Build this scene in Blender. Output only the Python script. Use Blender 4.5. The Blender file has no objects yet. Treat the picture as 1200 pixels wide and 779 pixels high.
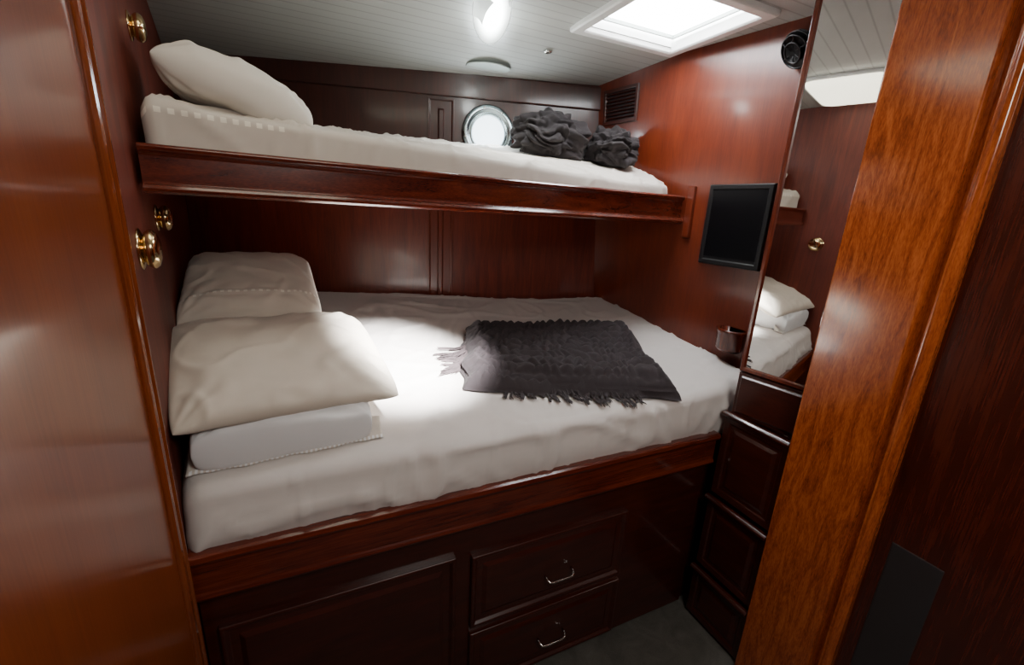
import bpy, bmesh, math, random
from mathutils import Vector, Matrix, noise
random.seed(4)
COL=bpy.context.scene.collection
WORLD={}
# ------------------------------------------------------------------ camera
f=510.0
roll=math.atan2(95,1800); pitch=math.radians(15.8); yaw=math.radians(25.6); H=1.9
def ray(a,b):
    c,s=math.cos(roll),math.sin(roll)
    u=a*c+b*s; v=-a*s+b*c
    lev=f*math.cos(pitch)-v*math.sin(pitch); up=-f*math.sin(pitch)-v*math.cos(pitch)
    return Vector((u*math.cos(yaw)+lev*math.sin(yaw), lev*math.cos(yaw)-u*math.sin(yaw), up))
cam=bpy.data.cameras.new('camera'); co=bpy.data.objects.new('camera',cam); COL.objects.link(co)
cam.sensor_width=36; cam.lens=36*f/1200; cam.clip_start=0.01
fw=ray(0,0).normalized(); rt=(ray(1,0)-ray(0,0)).normalized(); upv=rt.cross(fw)
M=Matrix((rt,upv,-fw)).transposed().to_4x4(); M.translation=(0,0,H); co.matrix_world=M
bpy.context.scene.camera=co
# ------------------------------------------------------------------ materials
def newmat(n):
    m=bpy.data.materials.new(n); m.use_nodes=True
    return m,m.node_tree,m.node_tree.nodes['Principled BSDF']
def wood(n,c1,c2,c3,scale=(1,1,1),rough=.22,coat=.6,bump=.02,fig=3.0,lo=.36,hi=.66,fine=9,dist=1.2):
    m,nt,p=newmat(n); N=nt.nodes; L=nt.links
    tc=N.new('ShaderNodeTexCoord'); mp=N.new('ShaderNodeMapping'); mp.inputs['Scale'].default_value=scale
    L.new(tc.outputs['Object'],mp.inputs['Vector'])
    n1=N.new('ShaderNodeTexNoise'); n1.inputs['Scale'].default_value=fig; n1.inputs['Detail'].default_value=8; n1.inputs['Roughness'].default_value=.62; n1.inputs['Distortion'].default_value=dist
    L.new(mp.outputs[0],n1.inputs['Vector'])
    mp2=N.new('ShaderNodeMapping'); mp2.inputs['Scale'].default_value=tuple(s*(fine if s>=1 else fine*.25) for s in scale)
    L.new(tc.outputs['Object'],mp2.inputs['Vector'])
    n2=N.new('ShaderNodeTexNoise'); n2.inputs['Scale'].default_value=8; n2.inputs['Detail'].default_value=5
    L.new(mp2.outputs[0],n2.inputs['Vector'])
    mx=N.new('ShaderNodeMath'); mx.operation='MULTIPLY_ADD'; mx.inputs[1].default_value=.4
    L.new(n2.outputs['Fac'],mx.inputs[0]); 
    sc=N.new('ShaderNodeMath'); sc.operation='MULTIPLY'; sc.inputs[1].default_value=.6; L.new(n1.outputs['Fac'],sc.inputs[0])
    L.new(sc.outputs[0],mx.inputs[2])
    cr=N.new('ShaderNodeValToRGB'); e=cr.color_ramp.elements
    e[0].position=lo; e[0].color=(*c1,1); e[1].position=hi; e[1].color=(*c3,1)
    k=e.new((lo+hi)/2); k.color=(*c2,1)
    L.new(mx.outputs[0],cr.inputs[0]); L.new(cr.outputs[0],p.inputs['Base Color'])
    p.inputs['Roughness'].default_value=rough; p.inputs['Coat Weight'].default_value=coat; p.inputs['Coat Roughness'].default_value=.12
    b=N.new('ShaderNodeBump'); b.inputs['Strength'].default_value=bump*3; b.inputs['Distance'].default_value=.004
    L.new(mx.outputs[0],b.inputs['Height']); L.new(b.outputs[0],p.inputs['Normal'])
    return m
def plain(n,c,rough=.5,metal=0,coat=0,emit=0,ecol=None,spec=.5):
    m,nt,p=newmat(n); N=nt.nodes;L=nt.links
    tc=N.new('ShaderNodeTexCoord'); nz=N.new('ShaderNodeTexNoise'); nz.inputs['Scale'].default_value=20
    L.new(tc.outputs['Object'],nz.inputs['Vector'])
    cr=N.new('ShaderNodeValToRGB'); e=cr.color_ramp.elements
    e[0].color=(*[x*.93 for x in c],1); e[1].color=(*[min(1,x*1.05) for x in c],1)
    L.new(nz.outputs['Fac'],cr.inputs[0]); L.new(cr.outputs[0],p.inputs['Base Color'])
    p.inputs['Roughness'].default_value=rough; p.inputs['Metallic'].default_value=metal; p.inputs['Coat Weight'].default_value=coat
    p.inputs['Specular IOR Level'].default_value=spec
    if emit:
        p.inputs['Emission Color'].default_value=(*(ecol or c),1); p.inputs['Emission Strength'].default_value=emit
    return m
def cloth(n,c,rough=.9,weave=600,bump=.15,sheen=.1,var=.9):
    m,nt,p=newmat(n); N=nt.nodes;L=nt.links
    tc=N.new('ShaderNodeTexCoord'); nz=N.new('ShaderNodeTexNoise'); nz.inputs['Scale'].default_value=6; nz.inputs['Detail'].default_value=6
    L.new(tc.outputs['Object'],nz.inputs['Vector'])
    cr=N.new('ShaderNodeValToRGB'); e=cr.color_ramp.elements
    e[0].color=(*[x*var for x in c],1); e[1].color=(*c,1)
    L.new(nz.outputs['Fac'],cr.inputs[0]); L.new(cr.outputs[0],p.inputs['Base Color'])
    n2=N.new('ShaderNodeTexNoise'); n2.inputs['Scale'].default_value=weave; L.new(tc.outputs['Object'],n2.inputs['Vector'])
    b=N.new('ShaderNodeBump'); b.inputs['Strength'].default_value=bump; b.inputs['Distance'].default_value=.002
    L.new(n2.outputs['Fac'],b.inputs['Height']); L.new(b.outputs[0],p.inputs['Normal'])
    p.inputs['Roughness'].default_value=rough; p.inputs['Sheen Weight'].default_value=sheen
    return m
D1=((.028,.0045,.0022),(.054,.0085,.004),(.085,.015,.006))
D0=((.025,.0036,.0018),(.043,.0063,.0028),(.064,.0100,.0041))
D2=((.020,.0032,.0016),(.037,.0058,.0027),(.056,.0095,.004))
B1=((.072,.0100,.0045),(.128,.018,.007),(.180,.028,.010))
R1=((.045,.006,.003),(.105,.015,.0055),(.170,.028,.009))
RW=((.078,.0105,.0045),(.124,.0185,.0060),(.172,.0295,.0082))
O1=((.130,.024,.006),(.180,.037,.008),(.235,.054,.011))
P1=((.17,.029,.006),(.33,.067,.013),(.48,.122,.025))
W_back=wood('mahogany_back',*B1,scale=(6,6,.6),rough=.33,coat=.4)
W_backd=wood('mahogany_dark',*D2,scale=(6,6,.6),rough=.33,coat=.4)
W_x=wood('mahogany_rail',*R1,scale=(.6,7,7),rough=.2)
W_base=wood('mahogany_base',*D0,scale=(.8,6,6),rough=.3,coat=.4)
W_right=wood('mahogany_red',*RW,scale=(4,4,.5),rough=.30,coat=.35,lo=.3,hi=.72)
W_left=wood('mahogany_door',*O1,scale=(3,3,.3),rough=.3,fig=2.0,lo=.25,hi=.75)
W_leftdark=wood('mahogany_left_wall',*B1,scale=(5,5,.5),rough=.5,coat=0)
W_door2=wood('mahogany_dark_door',*D1,scale=(5,5,.5),rough=.24)
W_post=wood('mahogany_orange',*P1,scale=(6,8,1.15),rough=.17,fig=3.2,bump=.008,lo=.37,hi=.64,fine=7,dist=2.2)
W_side=wood('mahogany_locker',*D0,scale=(5,.8,5),rough=.28,coat=.4)
W_mir=wood('mahogany_mirror_frame',*R1,scale=(5,5,.8),rough=.25)
W_edge=wood('mahogany_moulding',*O1,scale=(6,6,.5),rough=.15)
BRASS=plain('brass',(.85,.66,.36),rough=.13,metal=1)
CHROME=plain('chrome',(.8,.8,.78),rough=.15,metal=1)
RIM=plain('porthole_rim_metal',(.45,.55,.58),rough=.22,metal=1)
BLACK=plain('black_plastic',(.006,.006,.007),rough=.4,spec=.3)
SCREEN=plain('tv_screen',(.003,.003,.004),rough=.3,spec=.15)
WHITEP=plain('white_plastic',(.86,.86,.84),rough=.3)
GREYP=plain('vent_plastic',(.46,.52,.49),rough=.4)
FLOOR_SHEEN=plain('painted_floor_sheen',(.030,.026,.027),rough=.3)  # even grey standing for floor sheen on the dark door
SHEET=cloth('sheet_white',(.64,.60,.57))
CREAM=cloth('pillow_cream',(.63,.565,.48))
CREAM2=cloth('sheet_cream',(.60,.55,.49))
WHITE=cloth('pillow_white',(.78,.79,.80))
OFFW=cloth('pillow_offwhite',(.72,.69,.64))
PIPING=cloth('piping',(.84,.80,.70))
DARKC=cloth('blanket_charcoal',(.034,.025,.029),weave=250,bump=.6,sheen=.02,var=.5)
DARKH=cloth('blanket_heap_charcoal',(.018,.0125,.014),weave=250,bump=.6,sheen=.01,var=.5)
FRINGE=cloth('fringe_charcoal',(.035,.027,.03),weave=250,bump=.3,sheen=.0)
FRINGE2=cloth('fringe_light',(.075,.055,.06),weave=250,bump=.3,sheen=0)
MIRROR=plain('mirror_glass',(.88,.90,.89),rough=.012,metal=1)
GLOW=plain('daylight_glass',(.9,.95,1),emit=27,ecol=(.96,.975,1))
GLOW2=plain('porthole_glass',(.85,.93,1),emit=5,ecol=(.80,.92,1))
LAMP2=plain('lamp_cream_glass',(1,.95,.8),emit=3,ecol=(1,.93,.74))
LAMP_GLARE,nt,p=newmat('lamp_glare')
at=nt.nodes.new('ShaderNodeAttribute'); at.attribute_name='glow'; mm_=nt.nodes.new('ShaderNodeMath'); mm_.operation='MULTIPLY'; mm_.inputs[1].default_value=18
nt.links.new(at.outputs['Fac'],mm_.inputs[0]); nt.links.new(mm_.outputs[0],p.inputs['Emission Strength'])
p.inputs['Base Color'].default_value=(.45,.46,.44,1); p.inputs['Emission Color'].default_value=(.92,1,.97,1); p.inputs['Roughness'].default_value=.6
FLOORM=wood('floor_mat',(.05,.047,.04),(.075,.07,.06),(.10,.095,.085),scale=(3,3,3),rough=.8,coat=0)
CEIL,nt,p=newmat('white_planks'); N=nt.nodes;L=nt.links
tc=N.new('ShaderNodeTexCoord'); sx=N.new('ShaderNodeSeparateXYZ'); L.new(tc.outputs['Object'],sx.inputs[0])
dv=N.new('ShaderNodeMath'); dv.operation='DIVIDE'; dv.inputs[1].default_value=.062; L.new(sx.outputs['Y'],dv.inputs[0])
fr=N.new('ShaderNodeMath'); fr.operation='FRACT'; L.new(dv.outputs[0],fr.inputs[0])
cr=N.new('ShaderNodeValToRGB'); e=cr.color_ramp.elements
e[0].position=0; e[0].color=(.30,.30,.29,1); e[1].position=.09; e[1].color=(.47,.48,.46,1)
k=e.new(.91); k.color=(.47,.48,.46,1); k=e.new(1); k.color=(.30,.30,.29,1)
L.new(fr.outputs[0],cr.inputs[0]); L.new(cr.outputs[0],p.inputs['Base Color'])
b=N.new('ShaderNodeBump'); b.inputs['Strength'].default_value=.3; b.inputs['Distance'].default_value=.003
L.new(cr.outputs[0],b.inputs['Height']); L.new(b.outputs[0],p.inputs['Normal']); p.inputs['Roughness'].default_value=.28
# ------------------------------------------------------------------ mesh helpers
def tag(o,label=None,cat=None,kind=None,group=None):
    if label:o['label']=label
    if cat:o['category']=cat
    if kind:o['kind']=kind
    if group:o['group']=group
    return o
def empty(name,loc,label,cat,kind=None):
    o=bpy.data.objects.new(name,None); COL.objects.link(o); o.location=loc; o.empty_display_size=.05
    WORLD[o.name]=Vector(loc); return tag(o,label,cat,kind)
def subempty(name,loc,parent):
    o=empty(name,loc,None,None); o.parent=parent; o.location=Vector(loc)-WORLD[parent.name]; return o
def mk(name,verts,faces,mat,parent=None,smooth=False,bevel=0,sub=0,mats=None,fmat=None,bevseg=2):
    vs=[Vector(v) for v in verts]
    lo=Vector([min(v[i] for v in vs) for i in range(3)]); hi=Vector([max(v[i] for v in vs) for i in range(3)])
    og=Vector(((lo.x+hi.x)/2,(lo.y+hi.y)/2,lo.z))
    me=bpy.data.meshes.new(name); me.from_pydata([v-og for v in vs],[],faces); me.update()
    bm=bmesh.new(); bm.from_mesh(me); bmesh.ops.recalc_face_normals(bm,faces=bm.faces); bm.to_mesh(me); bm.free()
    for mm in (mats or [mat]): me.materials.append(mm)
    if fmat:
        for i,pz in enumerate(me.polygons): pz.material_index=fmat[i]
    if smooth:
        for pz in me.polygons: pz.use_smooth=True
    o=bpy.data.objects.new(name,me); COL.objects.link(o)
    WORLD[o.name]=og.copy()
    if parent is not None:
        o.parent=parent; o.location=og-WORLD[parent.name]
    else: o.location=og
    if bevel:
        md=o.modifiers.new('bevel','BEVEL'); md.width=bevel; md.segments=bevseg; md.limit_method='ANGLE'
    if sub:
        md=o.modifiers.new('sub','SUBSURF'); md.levels=sub; md.render_levels=sub
    return o
BF=[(0,1,3,2),(4,6,7,5),(0,4,5,1),(2,3,7,6),(0,2,6,4),(1,5,7,3)]
def box(name,x0,x1,y0,y1,z0,z1,mat,parent=None,bevel=.004,fn=None,**k):
    vs=[(x,y,z) for x in (x0,x1) for y in (y0,y1) for z in (z0,z1)]
    if fn: vs=[fn(*v) for v in vs]
    return mk(name,vs,BF,mat,parent,bevel=bevel,**k)
def rings(name,a0,a1,b0,b1,rg,fn,mat,parent=None,bevel=.002,cap=True,back=True):
    vs=[];fs=[]
    for (i,d) in rg:
        for (a,b) in ((a0+i,b0+i),(a1-i,b0+i),(a1-i,b1-i),(a0+i,b1-i)): vs.append(fn(a,b,d))
    for r in range(len(rg)-1):
        for q in range(4):
            fs.append((r*4+q,r*4+(q+1)%4,r*4+4+(q+1)%4,r*4+4+q))
    n=len(rg)-1
    if cap: fs.append((n*4,n*4+1,n*4+2,n*4+3))
    if back: fs.append((3,2,1,0))
    return mk(name,vs,fs,mat,parent,bevel=bevel)
def extr(name,prof,p0,p1,mat,parent=None,smooth=False,nrm=None,bevel=0,s1=1.0):
    p0=Vector(p0);p1=Vector(p1);d=(p1-p0).normalized()
    n=Vector(nrm) if nrm else Vector((d.y,-d.x,0))
    n.normalize(); w=d.cross(n); w=-w if w.z<0 else w
    if abs(d.z)>.9: w=Vector((-n.y,n.x,0))
    vs=[];m=len(prof)
    for pp,sc_ in ((p0,1.0),(p1,s1)):
        for (a,h) in prof: vs.append(pp+n*a+w*h*sc_)
    fs=[(i,(i+1)%m,m+(i+1)%m,m+i) for i in range(m)]+[tuple(range(m)),tuple(range(2*m-1,m-1,-1))]
    return mk(name,vs,fs,mat,parent,smooth=smooth,bevel=bevel)
def loft(name,secs,mat,parent=None,smooth=True,**k):
    m=len(secs[0]);vs=[v for s in secs for v in s];fs=[]
    for r in range(len(secs)-1):
        for q in range(m): fs.append((r*m+q,r*m+(q+1)%m,(r+1)*m+(q+1)%m,(r+1)*m+q))
    fs.append(tuple(range(m))); fs.append(tuple(range((len(secs)-1)*m,len(secs)*m))[::-1])
    return mk(name,vs,fs,mat,parent,smooth=smooth,**k)
def lathe(name,prof,c,ax,mat,parent=None,seg=28,smooth=True,**k):
    ax=Vector(ax).normalized(); t=Vector((0,0,1)) if abs(ax.z)<.9 else Vector((1,0,0))
    u=ax.cross(t).normalized(); w=ax.cross(u); c=Vector(c); secs=[]
    for (r,h) in prof:
        secs.append([c+ax*h+(u*math.cos(a)+w*math.sin(a))*max(r,.0002) for a in [2*math.pi*i/seg for i in range(seg)]])
    return loft(name,secs,mat,parent,smooth,**k)
def tube(name,pts,r,mat,parent=None,seg=8):
    pts=[Vector(q) for q in pts];secs=[]
    for i,q in enumerate(pts):
        d=(pts[min(i+1,len(pts)-1)]-pts[max(i-1,0)]).normalized()
        t=Vector((0,0,1)) if abs(d.z)<.9 else Vector((1,0,0))
        u=d.cross(t).normalized(); w=d.cross(u)
        secs.append([q+(u*math.cos(a)+w*math.sin(a))*r for a in [2*math.pi*j/seg for j in range(seg)]])
    return loft(name,secs,mat,parent)
def ridged(v):
    return 1-abs(noise.noise(v))*2
# ------------------------------------------------------------------ room
def BWy(x): return 2.74-.27*(x-.77)
bdir=Vector((1,-.27,0)).normalized(); bn=Vector((-.27,-1,0)).normalized()
def onback(a,z,d):
    return Vector((a,BWy(a),0))+bn*d+Vector((0,0,z))
def ceilz(y): return 2.70 if y<1.9 else 2.70-.085*(y-1.9)
o=box('floor',-.8,2.1,-1.2,3.3,-.06,0,FLOORM,bevel=0); tag(o,kind='structure')
HX0,HX1,HY0,HY1=1.20,1.70,1.42,1.90
xs=[-.8,-.3,.2,.7,HX0,HX1,2.1]; ys=[-1.2,0,1,HY0,HY1,2.3,2.7,3.3]
vs=[(x,y,ceilz(y)+h) for h in (0,.05) for y in ys for x in xs]; fs=[];n=len(xs);m=len(ys)*n
for j in range(len(ys)-1):
    for i in range(n-1):
        if i==4 and j==3: continue
        q=(j*n+i,j*n+i+1,(j+1)*n+i+1,(j+1)*n+i); fs.append(q); fs.append(tuple(m+t for t in q[::-1]))
a=[3*n+4,3*n+5,4*n+5,4*n+4]
for q in range(4): fs.append((a[q],a[(q+1)%4],m+a[(q+1)%4],m+a[q]))
o=mk('ceiling',vs,fs,CEIL); tag(o,kind='structure')
def quadwall(name,pts_b,pts_t,th,mat):
    b0,b1=[Vector(q) for q in pts_b]; t0,t1=[Vector(q) for q in pts_t]
    th=Vector(th); vs=[];fs=[]
    for off in (Vector((0,0,0)),th):
        for j in range(9):
            for i in range(9):
                a=b0.lerp(b1,i/8); c=t0.lerp(t1,i/8); vs.append(a.lerp(c,j/8)+off)
    for j in range(8):
        for i in range(8):
            q=(j*9+i,j*9+i+1,j*9+i+10,j*9+i+9); fs.append(q); fs.append(tuple(81+t for t in q[::-1]))
    o=mk(name,vs,fs,mat,smooth=True); return tag(o,kind='structure')
quadwall('wall_right',[(1.90,1.0,0),(1.90,2.6,0)],[(1.95,1.0,2.78),(1.66,2.6,2.78)],(.05,0,0),W_right)
quadwall('wall_back',[(-.75,BWy(-.75),0),(2.1,BWy(2.1),0)],[(-.75,BWy(-.75),2.75),(2.1,BWy(2.1),2.75)],(.02,.08,0),W_back)  # wood lightened to make up for weak light between the bunks
LS=.135
def wlx(y): return -.347-LS*(y-1.25)
quadwall('wall_left',[(wlx(1.15),1.15,0),(wlx(3.3),3.3,0)],[(wlx(1.15),1.15,2.75),(wlx(3.3),3.3,2.75)],(-.05,0,0),W_leftdark)
o=box('wall_rear',-.8,2.1,-1.25,-1.2,0,2.72,W_back,bevel=0); tag(o,kind='structure')
o=rings('door_1',-1.15,1.13,-.0,2.70,[(0,-.06),(0,0),(.0,0)],lambda a,b,d:Vector((-.34+d,a,b)),W_left); tag(o,kind='structure')
prof=[(.0,-.022),(.010,-.022),(.016,-.014),(.018,-.004),(.012,.002),(.012,.006),(.02,.012),(.018,.022),(0,.024)]
o=extr('trim_1',prof,(-.345,1.135,0),(-.345,1.135,2.7),W_edge,nrm=(1,0,0),smooth=False,bevel=.002); tag(o,kind='structure')
o=rings('trim_2',.70,.85,1.2,2.06,[(0,0),(0,.015),(.01,.015),(.016,.010),(.058,.010),(.064,.018)],onback,W_right); tag(o,kind='structure')
o=rings('shade_panel',-.58,1.9,2.06,2.66,[(0,0),(0,.008)],onback,W_backd); tag(o,kind='structure')  # added panel, shade put into its darker wood above the upper bunk
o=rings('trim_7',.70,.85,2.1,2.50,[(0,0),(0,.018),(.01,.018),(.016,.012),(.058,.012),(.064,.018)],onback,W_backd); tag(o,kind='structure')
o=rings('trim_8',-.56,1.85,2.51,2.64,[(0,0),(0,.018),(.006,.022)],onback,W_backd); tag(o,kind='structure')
# ------------------------------------------------------------------ right side
MT=.185
def onside(a,b,d): return Vector((1.62-d,a,b))
def onmir(a,b,d): return Vector((1.612+(1.13-a)*MT-d,a+MT*d,b))
PY=.868
lk=empty('mirror_cabinet',(1.76,1.0,0),'tall mahogany locker with mirror door above stacked drawers','cabinet')
vs=[(1.632,1.135),(1.632+MT*.5,.635),(1.885,.635),(1.885,1.135)]
V=[Vector((x,y,z)) for z in (1.10,2.69) for x,y in vs]
mk('body',V,[(3,2,1,0),(4,5,6,7)]+[(i,(i+1)%4,4+(i+1)%4,4+i) for i in range(4)],W_side,lk,bevel=.003)
box('plinth',1.66,1.885,.64,1.14,0,1.10,W_base,lk)
rings('mirror_frame',.64,1.14,1.30,2.685,[(0,-.02),(0,.0),(.004,.005),(.018,.005),(.024,.0),(.026,-.004)],onmir,W_mir,lk,cap=False)
rings('mirror',.664,1.116,1.324,2.661,[(0,-.008),(0,.0015)],onmir,MIRROR,lk,bevel=0)
rings('fascia',.66,1.14,1.105,1.295,[(0,-.03),(0,-.002),(.012,-.002),(.02,.008)],onmir,W_side,lk)
for i,(z0,z1,out) in enumerate(((.70,1.085,.006),(.31,.665,.010),(.02,.275,.014))):
    d=subempty('drawer',(1.62,1.0,z0),lk)
    rings('drawer_front',PY,1.165,z0,z1,[(0,-.05),(0,out-.002),(.004,out),(.03,out),(.036,out-.005),(.05,out-.005),(.065,out)],onside,W_side,d)
    extr('drawer_lip',[(0,-.012),(.018,-.012),(.026,-.004),(.026,.004),(.018,.012),(0,.012)],(1.62-out+.0,PY,z1+.012),(1.62-out,1.168,z1+.012),W_side,d,nrm=(-1,0,0),bevel=.002)
o=box('trim_4',1.585,1.63,.615,.865,0,2.70,W_post,bevel=.006,bevseg=3); tag(o,kind='structure')
prof=[(-.02,-.03),(.030,-.03),(.038,-.022),(.040,-.010),(.034,-.002),(.034,.004),(.022,.008),(.016,.02),(.012,.075),(-.02,.075)]
o=extr('trim_5',[(a,-h) for a,h in prof],(1.625,.585,0),(1.625,.585,2.7),W_post,nrm=(-1,0,0),bevel=.002)
tag(o,kind='structure')
o=rings('door_2',-1.15,.56,0.0,2.69,[(0,-.08),(0,0)],onside,W_door2); tag(o,kind='structure')
o=rings('floor_sheen_patch',.385,.515,.0,.95,[(0,-.004),(0,.001),(.004,.002)],onside,FLOOR_SHEEN); tag(o,kind='structure')  # grey patch painting the floor's reflected sheen onto the door
# ------------------------------------------------------------------ lower bunk
lb=empty('lower_bunk',(.65,1.9,0),'built-in mahogany lower bunk base with drawers and panelled door','bunk bed')
vs=[(-.338,1.24,0),(1.66,1.24,0),(1.885,1.24,0),(1.885,2.40,0),(wlx(3)+.01,BWy(-.56)-.03,0)]
vs=[Vector(v) for v in vs]; n=5
V=[v for v in vs]+[v+Vector((0,0,.955)) for v in vs]
mk('body',V,[tuple(range(n))[::-1],tuple(range(n,2*n))]+[(i,(i+1)%n,n+(i+1)%n,n+i) for i in range(n)],W_base,lb)
def onfront(a,b,d): return Vector((a,1.24-d,b))
box('face_frame',-.338,1.60,1.205,1.24,.03,.86,W_base,lb)
prof=[(0,-.075),(.022,-.075),(.026,-.066),(.022,-.058),(.018,-.052),(.018,.040),(.024,.046),(.034,.052),(.038,.062),(.034,.074),(.024,.078),(-.02,.078),(-.02,-.075)]
extr('front_rail',prof,(-.338,1.195,.915),(1.605,1.195,.915),W_x,lb,bevel=.0015,nrm=(0,-1,0))
rgp=[(0,-.01),(0,.052),(.004,.055),(.012,.055),(.022,.044),(.045,.044),(.06,.052),(.075,.052)]
cd=subempty('cabinet_door',(.05,1.2,.1),lb)
rings('door_panel',-.30,.40,.08,.72,rgp,onfront,W_base,cd)
for (z0,z1,hz,hx) in ((.375,.70,.51,.83),(.05,.345,.19,.82)):
    d=subempty('drawer',(.8,1.2,z0),lb)
    rings('drawer_front',.46,1.16,z0,z1,rgp,onfront,W_base,d)
    pts=[(hx-.06,1.185,hz),(hx-.06,1.165,hz-.003),(hx-.055,1.155,hz-.008),(hx-.04,1.152,hz-.012),(hx+.04,1.152,hz-.012),(hx+.055,1.155,hz-.008),(hx+.06,1.165,hz-.003),(hx+.06,1.185,hz)]
    h=tube('handle',pts,.0045,CHROME,d); h['label']='slim chrome bar handle'
# ------------------------------------------------------------------ mattresses
def lowz(x,y):
    t=min(1,max(0,(x-1.2)/.6)); t=t*t*(3-2*t)
    return 1.165+.115*(y-1.19)+.04*t
def mattress(name,xr,yf,yb,zb,zt,rad,mat,nseg=150,wr=.004,front_bulge=.0,amp=1,fa_=1,hem=False,**k):
    x0,x1=xr; secs=[]
    for i in range(nseg+1):
        t=i/nseg; e=min(t,1-t)*(x1-x0)
        x=x0+(x1-x0)*t
        sh=0
        if e<rad: sh=rad-math.sqrt(max(0,rad*rad-(rad-e)**2))
        y0=yf(x)+sh*.6; y1=yb(x)-sh*.6
        ring=[]
        nb=12
        for j in range(nb+1): 
            y=y1+(y0-y1)*j/nb; ring.append((y,zb(x,y)))
        zf=zt(x,y0)-sh*.8; h0=zb(x,y0)
        for j in range(1,7): ring.append((y0-front_bulge*math.sin(math.pi*j/7),h0+(zf-rad-h0)*j/7))
        for j in range(0,7):
            a=math.pi/2*j/6; ring.append((y0+rad-rad*math.cos(a),zf-rad+rad*math.sin(a)))
        nt_=80
        for j in range(1,nt_):
            y=y0+rad+(y1-rad-y0-rad)*j/nt_; ring.append((y,zt(x,y)-sh*.8))
        zk=zt(x,y1)-sh*.8
        for j in range(0,7):
            a=math.pi/2*j/6; ring.append((y1-rad+rad*math.sin(a),zk-rad+rad*math.cos(a)))
        sec=[]
        for idx,(y,z) in enumerate(ring):
            v=Vector((x,y,z))
            v.x-=LS*max(0,y-yf(x0))*max(0,1-t*3)
            if idx>nb:
                w=noise.fractal(Vector((x*2.2,y*3.5,z*2)),.9,2.1,4)*wr
                w2=max(0,ridged(Vector((x*3+y*1.5,y*4,z*4+3)))-.80)*wr*6*amp
                w3=max(0,ridged(Vector((x*8-y*3,y*2.5+z*2,z*3+8)))-.84)*wr*5*amp
                if idx>nb+10: v.z+=w+(w2+w3)*.8
                else: v.y-=(w*1.2+(w2+w3)*1.3)*fa_
            sec.append(v)
        secs.append(sec)
    m=len(secs[0]); fmat=None
    if hem:
        fmat=[]
        for a_ in range(nseg):
            for q in range(m): fmat.append(1 if a_<nseg*.16 and a_%2==0 and nb+7<=q<=nb+8 else 0)
        fmat+=[0,0]
    return loft(name,secs,mat,mats=[mat,PIPING],fmat=fmat,**k)
mt=mattress('mattress',(-.337,1.875),lambda x:1.20,lambda x:min(BWy(x)-.02,3.01),lambda x,y:.965,lowz,.055,SHEET,wr=.007,front_bulge=.015,amp=1.2)
tag(mt,'wide lower bunk mattress in a taut off-white fitted sheet','mattress')
ub=empty('upper_bunk',(.7,2.1,1.87),'narrow upper bunk with glossy moulded mahogany front rail','bunk bed')
P0=Vector((-.362,1.448,0)); P1=Vector((1.865,1.837,0))
def uy(x): return P0.y+(x-P0.x)*(P1.y-P0.y)/(P1.x-P0.x)
prof=[(0,-.06),(.026,-.06),(.034,-.054),(.036,-.047),(.030,-.040),(.020,-.034),(.018,-.028),(.018,.032),(.022,.038),(.030,.044),(.032,.052),(.026,.058),(.012,.060),(-.02,.060),(-.02,-.06)]
extr('front_rail',prof,(P0.x,P0.y,1.952),(P1.x,P1.y,1.941),W_x,ub,bevel=.0015,s1=1.22)
V=[(-.36,uy(-.36)+.02,1.90),(1.845,uy(1.845)+.02,1.89),(1.78,BWy(1.78)-.02,2.05),(wlx(3)+.01,BWy(-.55)-.02,2.05)]
V=[Vector(v) for v in V]; V=V+[v+Vector((0,0,.03)) for v in V]
mk('base_board',V,[(3,2,1,0),(4,5,6,7),(0,1,5,4),(1,2,6,5),(2,3,7,6),(3,0,4,7)],W_base,ub)
box('bracket',1.822,1.856,1.735,1.778,1.80,2.06,W_right,ub,bevel=.006)
def upz(x,y):
    t=(x+.35)/2.2; zf=2.116-.062*min(1,t*1.25)
    yf=uy(x); yb=BWy(x); s=(y-yf)/(yb-yf)
    return zf+(2.265-zf)*max(0,s)**.9
def upb(x,y):
    yf=uy(x); yb=BWy(x); s=(y-yf)/(yb-yf); return 1.935+.14*s
um=mattress('mattress',(-.352,1.76),lambda x:uy(x)+.028,lambda x:BWy(x)-.04,upb,upz,.028,CREAM2,wr=.008,front_bulge=.002,amp=1.8,fa_=.3,hem=True)
tag(um,'thin upper bunk mattress with rumpled cream sheet','mattress')
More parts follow.
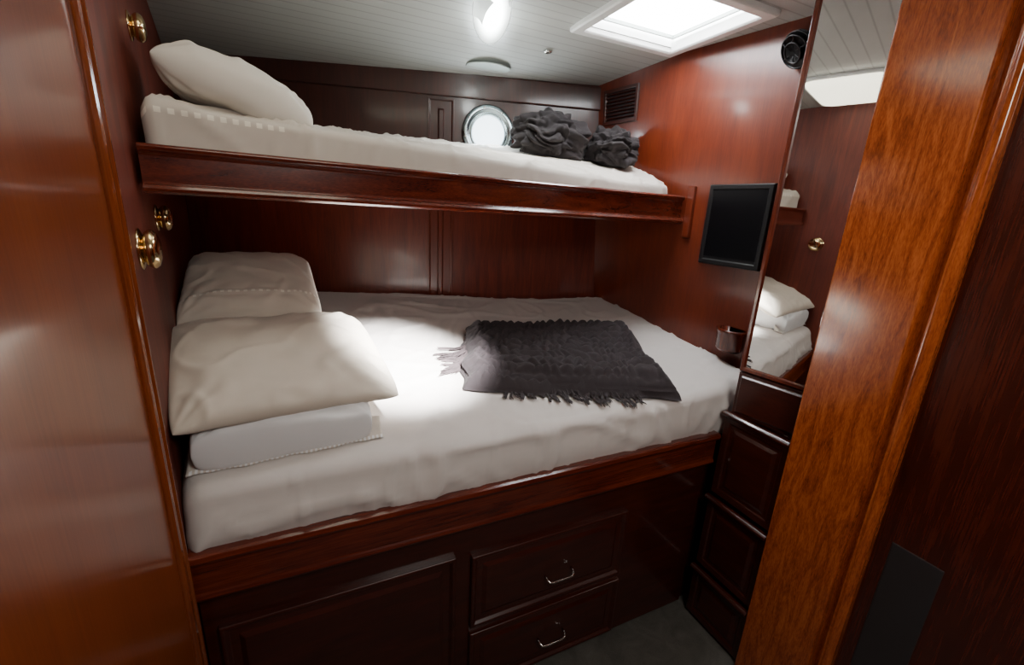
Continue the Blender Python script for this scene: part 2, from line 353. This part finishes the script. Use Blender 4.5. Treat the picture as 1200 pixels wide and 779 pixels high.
# ------------------------------------------------------------------ pillows
def pillow(name,W,D,T,loc,rot,mat,label,seed=0,wr=.012,px=2.6,pinch=.05,droop=0,hem=None,group=None,pw=.5):
    n=48
    R=Matrix.Rotation(rot[2],3,'Z')@Matrix.Rotation(rot[1],3,'Y')@Matrix.Rotation(rot[0],3,'X')
    vs=[];fs=[];fm=[]
    def P(i,j,sgn):
        u=-1+2*i/n; v=-1+2*j/n
        uu=math.sin(u*math.pi/2)*.45+u*.55; vv=math.sin(v*math.pi/2)*.45+v*.55
        h=(max(0,1-abs(uu)**px)*max(0,1-abs(vv)**px))**pw
        cn=1-.035*(abs(uu*vv))**6
        x=W/2*uu*(1-pinch*(1-vv*vv))*cn; y=D/2*vv*(1-pinch*(1-uu*uu))*cn
        z=sgn*T/2*h
        w=noise.fractal(Vector((x*6+seed,y*6,seed*1.7+sgn)),.9,2.1,4)*wr
        cr=0
        for (cx_,cy_) in ((-1,-1),(1,-1),(-1,1),(1,1)):
            dx=uu-cx_; dy=vv-cy_; rr=math.hypot(dx,dy); an=math.atan2(dy,dx)
            cr+=math.sin(an*14+seed+cx_*2+cy_)*math.exp(-rr*2.2)*min(1,rr*3)
        rg=max(0,ridged(Vector((x*5+y*3+seed,y*5-x*2,seed)))-.75)*wr*2.5
        z+=(w+cr*wr*.6+(rg if sgn>0 else 0))*min(1,h*1.6)
        z-=droop*(uu*uu*.5+vv*vv*.5)*T
        if hem and sgn>0 and hem[0]<=(i if hem[2] else j)<=hem[1]: z+=.004*min(1,h*2)
        return R@Vector((x,y,z))+Vector(loc)
    idx={}
    for j in range(n+1):
        for i in range(n+1):
            idx[(i,j,1)]=len(vs); vs.append(P(i,j,1))
    for j in range(n+1):
        for i in range(n+1):
            if i in (0,n) or j in (0,n): idx[(i,j,-1)]=idx[(i,j,1)]
            else: idx[(i,j,-1)]=len(vs); vs.append(P(i,j,-1))
    for j in range(n):
        for i in range(n):
            fs.append((idx[(i,j,1)],idx[(i+1,j,1)],idx[(i+1,j+1,1)],idx[(i,j+1,1)]))
            fm.append(1 if hem and hem[0]<=(i if hem[2] else j)<hem[1] and (j if hem[2] else i)%2==0 else 0)
            fs.append((idx[(i,j+1,-1)],idx[(i+1,j+1,-1)],idx[(i+1,j,-1)],idx[(i,j,-1)])); fm.append(0)
    o=mk(name,vs,fs,mat,smooth=True,sub=1,mats=[mat,PIPING],fmat=fm)
    return tag(o,label,'pillow',group=group)
r=math.radians
wp=pillow('pillow',.48,.47,.155,(-.100,1.49,1.258),(r(6),0,r(5)),WHITE,'white pillow lying under a cream pillow on the lower mattress',seed=1,px=7,pinch=.0,wr=.013,pw=.30)
vs=[];fs=[];fm=[]
nx=80
for i in range(nx+1):
    t=i/nx; x=-.33+.51*t
    yb_=1.285+.035*t; w1_=.003*math.sin(t*17)+.002*math.sin(t*41); 
    for k,(dy,dz) in enumerate(((.03,.045),(.0,.016+abs(w1_)),(-.022,.010+abs(w1_)*.6),(-.032,.008),(-.032,.004),(.03,.004))):
        y=yb_+dy+w1_; vs.append((x,y,lowz(x,max(y,1.255))+dz))
for i in range(nx):
    for k in range(6):
        fs.append((i*6+k,i*6+(k+1)%6,(i+1)*6+(k+1)%6,(i+1)*6+k)); fm.append(1 if k in (2,3) and i%2 else 0)
fs+= [tuple(range(6)),tuple(range(nx*6,nx*6+6))[::-1]]; fm+=[0,0]
mk('pillowcase_hem',vs,fs,CREAM2,wp,smooth=True,mats=[CREAM2,WHITE],fmat=fm)
pillow('pillow',.61,.52,.100,(-.086,1.505,1.412),(r(17),r(2),r(11)),CREAM,'cream pillow on top of a white pillow',seed=2,px=5,droop=.35,pinch=.01,wr=.012)
pillow('pillow',.44,.56,.24,(-.205,2.06,1.385),(r(8),0,r(4)),CREAM,'cream pillow under another pillow beside the bulkhead',seed=3,px=6,pinch=.01)
pillow('pillow',.47,.54,.14,(-.205,2.01,1.560),(r(15),r(0),r(4)),CREAM,'cream pillow stacked on another against the cabin side',seed=4,px=5,droop=.2,hem=(9,10,0),pinch=.02)
pillow('pillow',.42,.36,.16,(-.150,1.77,2.205),(r(0),r(19),r(4)),OFFW,'white pillow leaning on the upper bunk mattress',seed=5,px=3.6,pinch=.03,droop=.15)
# ------------------------------------------------------------------ folded fringed throw
def bil(u,v):
    a=Vector((.53,1.50)).lerp(Vector((1.37,1.195)),u); b_=Vector((.71,2.04)).lerp(Vector((1.58,1.86)),u)
    q=a.lerp(b_,v); return q.x,q.y
th=empty('throw_blanket',(1.05,1.6,1.2),'folded charcoal crinkled throw blanket with fringed edge','blanket')
def thz(x,y):
    z=lowz(x,y)+.008
    if y<1.26: z-= (1.26-y)**2*2.5
    return z
def sheetlayer(name,u0,u1,v0,v1,base,thick,seed,nu=170,nv=120):
    vs=[];fs=[]
    for layer in (0,1):
        for j in range(nv+1):
            for i in range(nu+1):
                s=i/nu;t=j/nv; u=u0+(u1-u0)*s; v=v0+(v1-v0)*t
                x,y=bil(u,v)
                wob=noise.noise(Vector((u*3,v*3,seed)))*.022
                x+=noise.noise(Vector((v*5,u*2,seed+1)))*.03; y+=noise.noise(Vector((u*5,v*2,seed+9)))*.03
                e=min(s,1-s,t,1-t); ed=min(1,e/.06)**.45; e2=min(1,e/.07)
                z=thz(x,y)+base
                if layer:
                    ph=v*math.pi*11+noise.noise(Vector((u*4,v*4,2)))*2.0
                    c=abs(math.sin(ph))**.7*.021
                    c2=abs(math.sin(u*math.pi*20+noise.noise(Vector((u*7,v*13,7)))*3.5+math.floor(ph/math.pi)*1.3))*.017
                    fn_=noise.fractal(Vector((u*24,v*16,3)),.8,2.1,3)*.005
                    z+=(thick+wob+(c+c2)*e2+fn_)*ed
                vs.append((x,y,z))
    m=(nu+1)*(nv+1)
    for j in range(nv):
        for i in range(nu):
            q=(j*(nu+1)+i,j*(nu+1)+i+1,(j+1)*(nu+1)+i+1,(j+1)*(nu+1)+i); fs.append(q[::-1] ); fs.append(tuple(m+t for t in q))
    def strip(idx):
        for a,b_ in zip(idx[:-1],idx[1:]): fs.append((a,b_,m+b_,m+a))
    strip([i for i in range(nu+1)]); strip([nv*(nu+1)+i for i in range(nu+1)])
    strip([j*(nu+1) for j in range(nv+1)]); strip([j*(nu+1)+nu for j in range(nv+1)])
    return mk(name,vs,fs,DARKC,th,smooth=True)
sheetlayer('lower_fold',-.01,1.0,.0,.97,.0,.028,5)
sheetlayer('upper_fold',.0,.985,.03,1.0,.026,.034,12)
def fringe(name,roots,mat,parent):
    vs=[];fs=[]
    for (p,d,ln) in roots:
        p=Vector(p); d=Vector(d); pts=[]
        for k in range(5):
            t=k/4; q=p+d*ln*t+Vector((math.sin(t*6+p.x*90)*.005,math.cos(t*5+p.x*70)*.005,0))
            q.z=max(thz(q.x,q.y)+.003, p.z-.07*t) if q.y>1.185 else p.z-.07*t
            pts.append(q)
        for k,q in enumerate(pts):
            rr=.0030*(1-.4*k/4)
            for a in range(4): vs.append(q+Vector((math.cos(a*1.57)*rr,math.sin(a*1.57)*rr*.5,math.sin(a*1.57)*rr)))
        b0=len(vs)-20
        for k in range(4):
            for a in range(4): fs.append((b0+k*4+a,b0+k*4+(a+1)%4,b0+k*4+4+(a+1)%4,b0+k*4+4+a))
    o=mk(name,vs,fs,mat,parent,smooth=True); o['kind']='stuff'; return o
rt_=[]
for g in range(32):
    u=.18+.62*(g+random.random()*.6)/32; base=random.uniform(-.6,.3); ln=random.uniform(.045,.08)
    for i in range(7):
        x,y=bil(u+random.uniform(-.006,.006),0); dd=Vector((base+random.uniform(-.12,.12),-1,0)).normalized()
        rt_.append(((x,y+.010,thz(x,y)+.018),dd,ln*random.uniform(.85,1.1)))
fringe('fringe',rt_,FRINGE,th)
rt_=[]
for g in range(24):
    v=.34+.34*random.random(); an=random.uniform(2.7,4.1); ln=random.uniform(.08,.17); x,y=bil(0,v)
    for i in range(8):
        dd=Vector((math.cos(an+random.uniform(-.12,.12)),math.sin(an+random.uniform(-.12,.12))*.8,0))
        rt_.append(((x+.03+random.uniform(-.008,.008),y+random.uniform(-.008,.008),thz(x,y)+.035),dd,ln*random.uniform(.85,1.1)))
o=fringe('tassel',rt_,FRINGE2,th); o['label']='greyish pink fringe tassels'
# ------------------------------------------------------------------ crumpled blankets on upper bunk
def heap(name,c,rx,ry,h,seed,label):
    bm=bmesh.new(); bmesh.ops.create_icosphere(bm,subdivisions=6,radius=1)
    vs=[];
    for v in bm.verts:
        p=v.co.copy()
        d=noise.fractal(p*1.3+Vector((seed,0,0)),.9,2,3)*.2
        s=p+Vector((noise.noise(p*1.6+Vector((seed,3,1))),noise.noise(p*1.6+Vector((1,seed,7))),noise.noise(p*1.6+Vector((2,4,seed)))))*.5
        fold=abs(noise.noise(Vector((s.x*1.5+s.z*1.2,s.y*1.6,s.z*2.4))))*.42
        fold2=abs(noise.noise(s*4.2))*.12
        q=p*(1+d+fold+fold2-.15)
        x=q.x*rx; y=q.y*ry; z=q.z*h*.62+h*.42
        X=c[0]+x; Y=c[1]+y
        X=min(X,1.70)
        g=upz(X,min(Y,BWy(X)-.05))+.012
        Z=max(g,upz(c[0],c[1])+z)
        Y=min(Y,BWy(X)-.03)
        vs.append(Vector((X,Y,Z)))
    fs=[tuple(v.index for v in fc.verts) for fc in bm.faces]; bm.free()
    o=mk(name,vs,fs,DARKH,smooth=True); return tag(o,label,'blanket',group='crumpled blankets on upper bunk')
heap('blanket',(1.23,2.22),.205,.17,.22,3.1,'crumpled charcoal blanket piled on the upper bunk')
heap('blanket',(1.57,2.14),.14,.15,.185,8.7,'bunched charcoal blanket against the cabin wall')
# ------------------------------------------------------------------ porthole
pc=onback(1.045,2.33,.008)
w1=empty('window_1',pc,None,None,'structure')
lathe('rim',[(.156,0),(.158,.014),(.150,.024),(.138,.028),(.124,.026),(.116,.014),(.110,.016),(.104,.022),(.098,.016),(.096,.004)],pc,bn,RIM,w1,seg=48)
lathe('glass',[(.0,.002),(.098,.002),(.098,.008),(.0,.008)],pc,bn,GLOW2,w1,seg=48)
for i in range(8):
    a=i*math.pi/4+.2
    lathe('bolt',[(.008,.02),(.008,.030),(.003,.034)],pc+bdir*math.cos(a)*.138+Vector((0,0,math.sin(a)*.138)),bn,CHROME,w1,seg=10)
# ------------------------------------------------------------------ skylight hatch
hz=2.70
w2=empty('window_2',(1.45,1.66,hz),None,None,'structure')
def onceil(a,b,d): return Vector((a,b,hz-d))
rings('frame',HX0-.055,HX1+.045,HY0-.05,HY1+.055,[(0,0),(0,.018),(.006,.024),(.042,.024),(.05,.018),(.056,-.02)],onceil,WHITEP,w2,cap=False,back=False)
rings('well',HX0,HX1,HY0,HY1,[(.002,.0),(-.01,-.07),(.0,-.07),(.004,.0)],onceil,WHITEP,w2,cap=False,back=False,bevel=0)
rings('inner_frame',HX0+.030,HX1-.030,HY0+.030,HY1-.030,[(0,-.036),(0,-.022),(.010,-.022),(.012,-.036)],onceil,GREYP,w2,cap=False,back=False,bevel=0)
rings('glass',HX0+.004,HX1-.004,HY0+.004,HY1-.004,[(0,-.045),(0,-.036)],onceil,GLOW,w2,bevel=0)
# ------------------------------------------------------------------ ceiling fittings
def ovl(name,rg,mat,c,par,e=2,rot=0,glow=None):
    def se(v): return math.copysign(abs(v)**(2/e),v)
    secs=[]
    for rx,ry,z in rg:
        s=[]
        for i in range(48):
            a=2*math.pi*i/48; dx=rx*se(math.cos(a)); dy=ry*se(math.sin(a))
            X=c[0]+dx*math.cos(rot)-dy*math.sin(rot); Y=c[1]+dx*math.sin(rot)+dy*math.cos(rot)
            s.append(Vector((X,Y,ceilz(Y)-z)))
        secs.append(s)
    o=loft(name,secs,mat,par)
    if glow:
        at=o.data.color_attributes.new('glow','FLOAT_COLOR','POINT')
        for i in range(len(o.data.vertices)):
            g=glow[i//48]; at.data[i].color=(g,g,g,1)
    return o
LC=(.78,1.99); LR=r(-20)
cl=empty('ceiling_light',(.78,1.99,2.69),'bright ceiling light glare shaped as a glowing oval on white planks','light')
prs=[1,.95,.9,.84,.76,.66,.5,.3,.05]
ovl('lamp_shade_or_glare',[(.082*q,.30*q,.0008+.005*(1-q*q)) for q in prs],LAMP_GLARE,LC,cl,rot=LR,glow=[.05,.065,.09,.14,.26,.5,.9,1,1])  # oval outline and outward fade imitate a glare streak
cl2=empty('ceiling_light',(.08,1.22,2.69),'rectangular cream ceiling light on white planks','light')
ovl('base',[(.34,.22,0),(.34,.22,.012),(.33,.21,.016)],WHITEP,(.06,1.24),cl2,e=8)
ovl('lamp_shade_or_glare',[(.32,.20,.014),(.315,.195,.030),(.29,.175,.036),(.002,.002,.038)],LAMP2,(.06,1.24),cl2,e=8)
o=lathe('ceiling_vent',[(.0,0),(.122,0),(.124,.002),(.121,.005),(.11,.006),(.107,.004),(.0,.005)],(.98,2.53,ceilz(2.53)-.001),(0,.085,-1),GREYP,seg=40); tag(o,'round white ceiling vent cover','vent')
o=lathe('ceiling_button',[(.0,0),(.022,0),(.022,.006),(.012,.012),(.0,.013)],(1.17,2.20,ceilz(2.20)-.002),(0,.085,-1),CHROME,seg=20); tag(o,'small round metal ceiling fitting','light fitting')
# ------------------------------------------------------------------ television
tv=empty('television',(1.86,1.5,1.7),'small black flat-screen television mounted on mahogany wall','television')
def ontv(a,b,d): return Vector((1.838-d-.05*(a-1.5),a,b))
rings('bezel',1.315,1.645,1.685,2.065,[(0,-.022),(0,.0),(.004,.006),(.022,.006),(.026,.001)],ontv,BLACK,tv,bevel=.002)
rings('screen',1.341,1.619,1.725,2.039,[(0,-.005),(0,.0025)],ontv,SCREEN,tv,bevel=0)
box('wall_mount',1.85,1.88,1.46,1.56,1.82,1.93,BLACK,tv)
def wrx(y,z): 
    s=(y-1.0)/1.6; xb=1.90; xt=1.95+(1.66-1.95)*s; return xb+(xt-xb)*z/2.78
lv=empty('louvre_vent',(wrx(2.3,2.5),2.3,2.44),'dark louvred wooden ventilation grille','vent')
def onr(a,b,d): return Vector((wrx(a,b)-d,a,b))
rings('frame',2.17,2.43,2.42,2.61,[(0,-.01),(0,.012),(.018,.012),(.02,.0)],onr,W_base,lv,cap=False)
rings('backing',2.185,2.415,2.435,2.595,[(0,-.01),(0,.002)],onr,BLACK,lv,bevel=0)
for i in range(8):
    z=2.445+i*.0185
    mk('slat',[onr(2.18,z,.002),onr(2.42,z,.002),onr(2.42,z+.006,.012),onr(2.18,z+.006,.012),onr(2.18,z+.003,.002),onr(2.42,z+.003,.002),onr(2.42,z+.009,.012),onr(2.18,z+.009,.012)],
       [(0,1,2,3),(7,6,5,4),(0,4,5,1),(3,2,6,7),(1,5,6,2),(0,3,7,4)],W_base,lv)
# wall fan
fa=empty('wall_fan',(1.88,1.33,2.45),'small black wall-mounted cabin fan','fan')
fc=Vector((1.825,1.322,2.565)); fax=Vector((-.75,.2,-.5)).normalized()
lathe('motor',[(.0,-.045),(.022,-.045),(.028,-.03),(.028,0),(.012,.012),(0,.012)],fc,fax,BLACK,fa,seg=16)
for k,(rr,h) in enumerate(((.066,-.012),(.070,.004),(.062,.020),(.038,.028))):
    lathe('guard_ring',[(rr-.0022,h-.0022),(rr+.0022,h-.0022),(rr+.0022,h+.0022),(rr-.0022,h+.0022),(rr-.0022,h-.0022)],fc,fax,BLACK,fa,seg=28)
u=fax.cross(Vector((0,0,1))).normalized(); w=fax.cross(u)
for k in range(4):
    a=k*2*math.pi/4; a2=a+.65
    d1=u*math.cos(a)+w*math.sin(a); d2=u*math.cos(a2)+w*math.sin(a2)
    V=[fc+d1*.02,fc+d1*.058+fax*.010,fc+d2*.058-fax*.008,fc+d2*.02]; V=V+[v+fax*.002 for v in V]
    mk('blade',V,[(0,1,2,3),(7,6,5,4),(0,4,5,1),(1,5,6,2),(2,6,7,3),(3,7,4,0)],BLACK,fa)
for k in range(6):
    a=k*2*math.pi/6+.2; d1=u*math.cos(a)+w*math.sin(a)
    tube('guard_spoke',[fc+d1*.012+fax*.026,fc+d1*.04+fax*.028,fc+d1*.062+fax*.020,fc+d1*.070+fax*.004,fc+d1*.066-fax*.012,fc+d1*.03-fax*.03],.0014,BLACK,fa,seg=5)
tube('arm',[fc-fax*.04,fc-fax*.05-Vector((0,0,.05)),(1.890,1.30,2.46)],.009,BLACK,fa)
# rounded wooden holder on right wall
ch=empty('cup_holder',(1.83,1.38,1.28),'small open rounded mahogany holder on wall','holder')
def dsec(cx_,cy_,rx,ry,z,n=28):
    return [Vector((min(1.882,cx_+rx*math.cos(a)),cy_+ry*math.sin(a),z)) for a in [2*math.pi*i/n for i in range(n)]]
loft('cup',[dsec(1.85,1.39,.045,.055,1.285),dsec(1.85,1.39,.058,.066,1.30),dsec(1.85,1.39,.060,.070,1.375),dsec(1.85,1.39,.066,.076,1.385),dsec(1.85,1.39,.066,.076,1.395),dsec(1.85,1.39,.052,.062,1.395),dsec(1.85,1.39,.050,.058,1.31)],W_mir,ch)
# ------------------------------------------------------------------ door knobs on the left wall
def knob(y,z,s,label):
    k=empty('door_knob',(wlx(y),y,z),label,'door knob'); k['group']='brass door knobs'
    ax=Vector((1,LS,0)); c=Vector((wlx(y),y,z))
    lathe('rosette',[(.0,0),(.036*s,0),(.036*s,.003),(.030*s,.006),(.018*s,.007)],c,ax,BRASS,k)
    lathe('knob',[(.020*s,.004),(.024*s,.009),(.030*s,.013),(.034*s,.020),(.034*s,.027),(.029*s,.034),(.018*s,.039),(.0,.040)],c,ax,BRASS,k)
knob(1.31,1.765,1.35,'large brass door knob with round rosette')
knob(1.70,1.82,1.1,'brass door knob on dark mahogany')
knob(1.80,2.355,1.1,'brass knob high on dark mahogany')
# ------------------------------------------------------------------ lights
def area(n,loc,rot,size,e,c,sy=None):
    l=bpy.data.lights.new(n,'AREA'); l.energy=e; l.color=c; l.size=size
    if sy: l.shape='RECTANGLE'; l.size_y=sy
    o=bpy.data.objects.new(n,l); COL.objects.link(o); o.location=loc; o.rotation_euler=rot; return o
area('porthole_daylight',pc+bn*.05,(r(-90),0,r(-15)),.18,4,(.85,.95,1))
def spot(n,loc,to,e,deg,c,ss=.05):
    s=bpy.data.lights.new(n,'SPOT'); s.energy=e; s.spot_size=r(deg); s.spot_blend=1; s.shadow_soft_size=ss; s.color=c
    so=bpy.data.objects.new(n,s); COL.objects.link(so); so.location=loc
    so.rotation_euler=(Vector(to)-so.location).to_track_quat('-Z','Y').to_euler()
spot('ceiling_spot',(.80,2.03,2.62),(.9,2.0,1.2),25,110,(.95,1,.98))
spot('added_bed_spot',(.72,.45,2.62),(.33,1.78,1.24),4200,23,(1,.985,.965))  # unseen spot added to make the bright patch on the lower bed
l=bpy.data.lights.new('lamp_glow','POINT'); l.energy=2.6; l.shadow_soft_size=.04; l.color=(.93,1,.97)
lo=bpy.data.objects.new('lamp_glow',l); COL.objects.link(lo); lo.location=(.79,2.00,2.60)
area('rear_fill',(.65,-.45,2.5),(r(25),0,0),.6,21,(1,.95,.88))  # unseen fill added behind the camera for left door and post
wd=bpy.data.worlds.new('world'); bpy.context.scene.world=wd; wd.use_nodes=True
wd.node_tree.nodes['Background'].inputs[0].default_value=(.5,.5,.52,1); wd.node_tree.nodes['Background'].inputs[1].default_value=.1
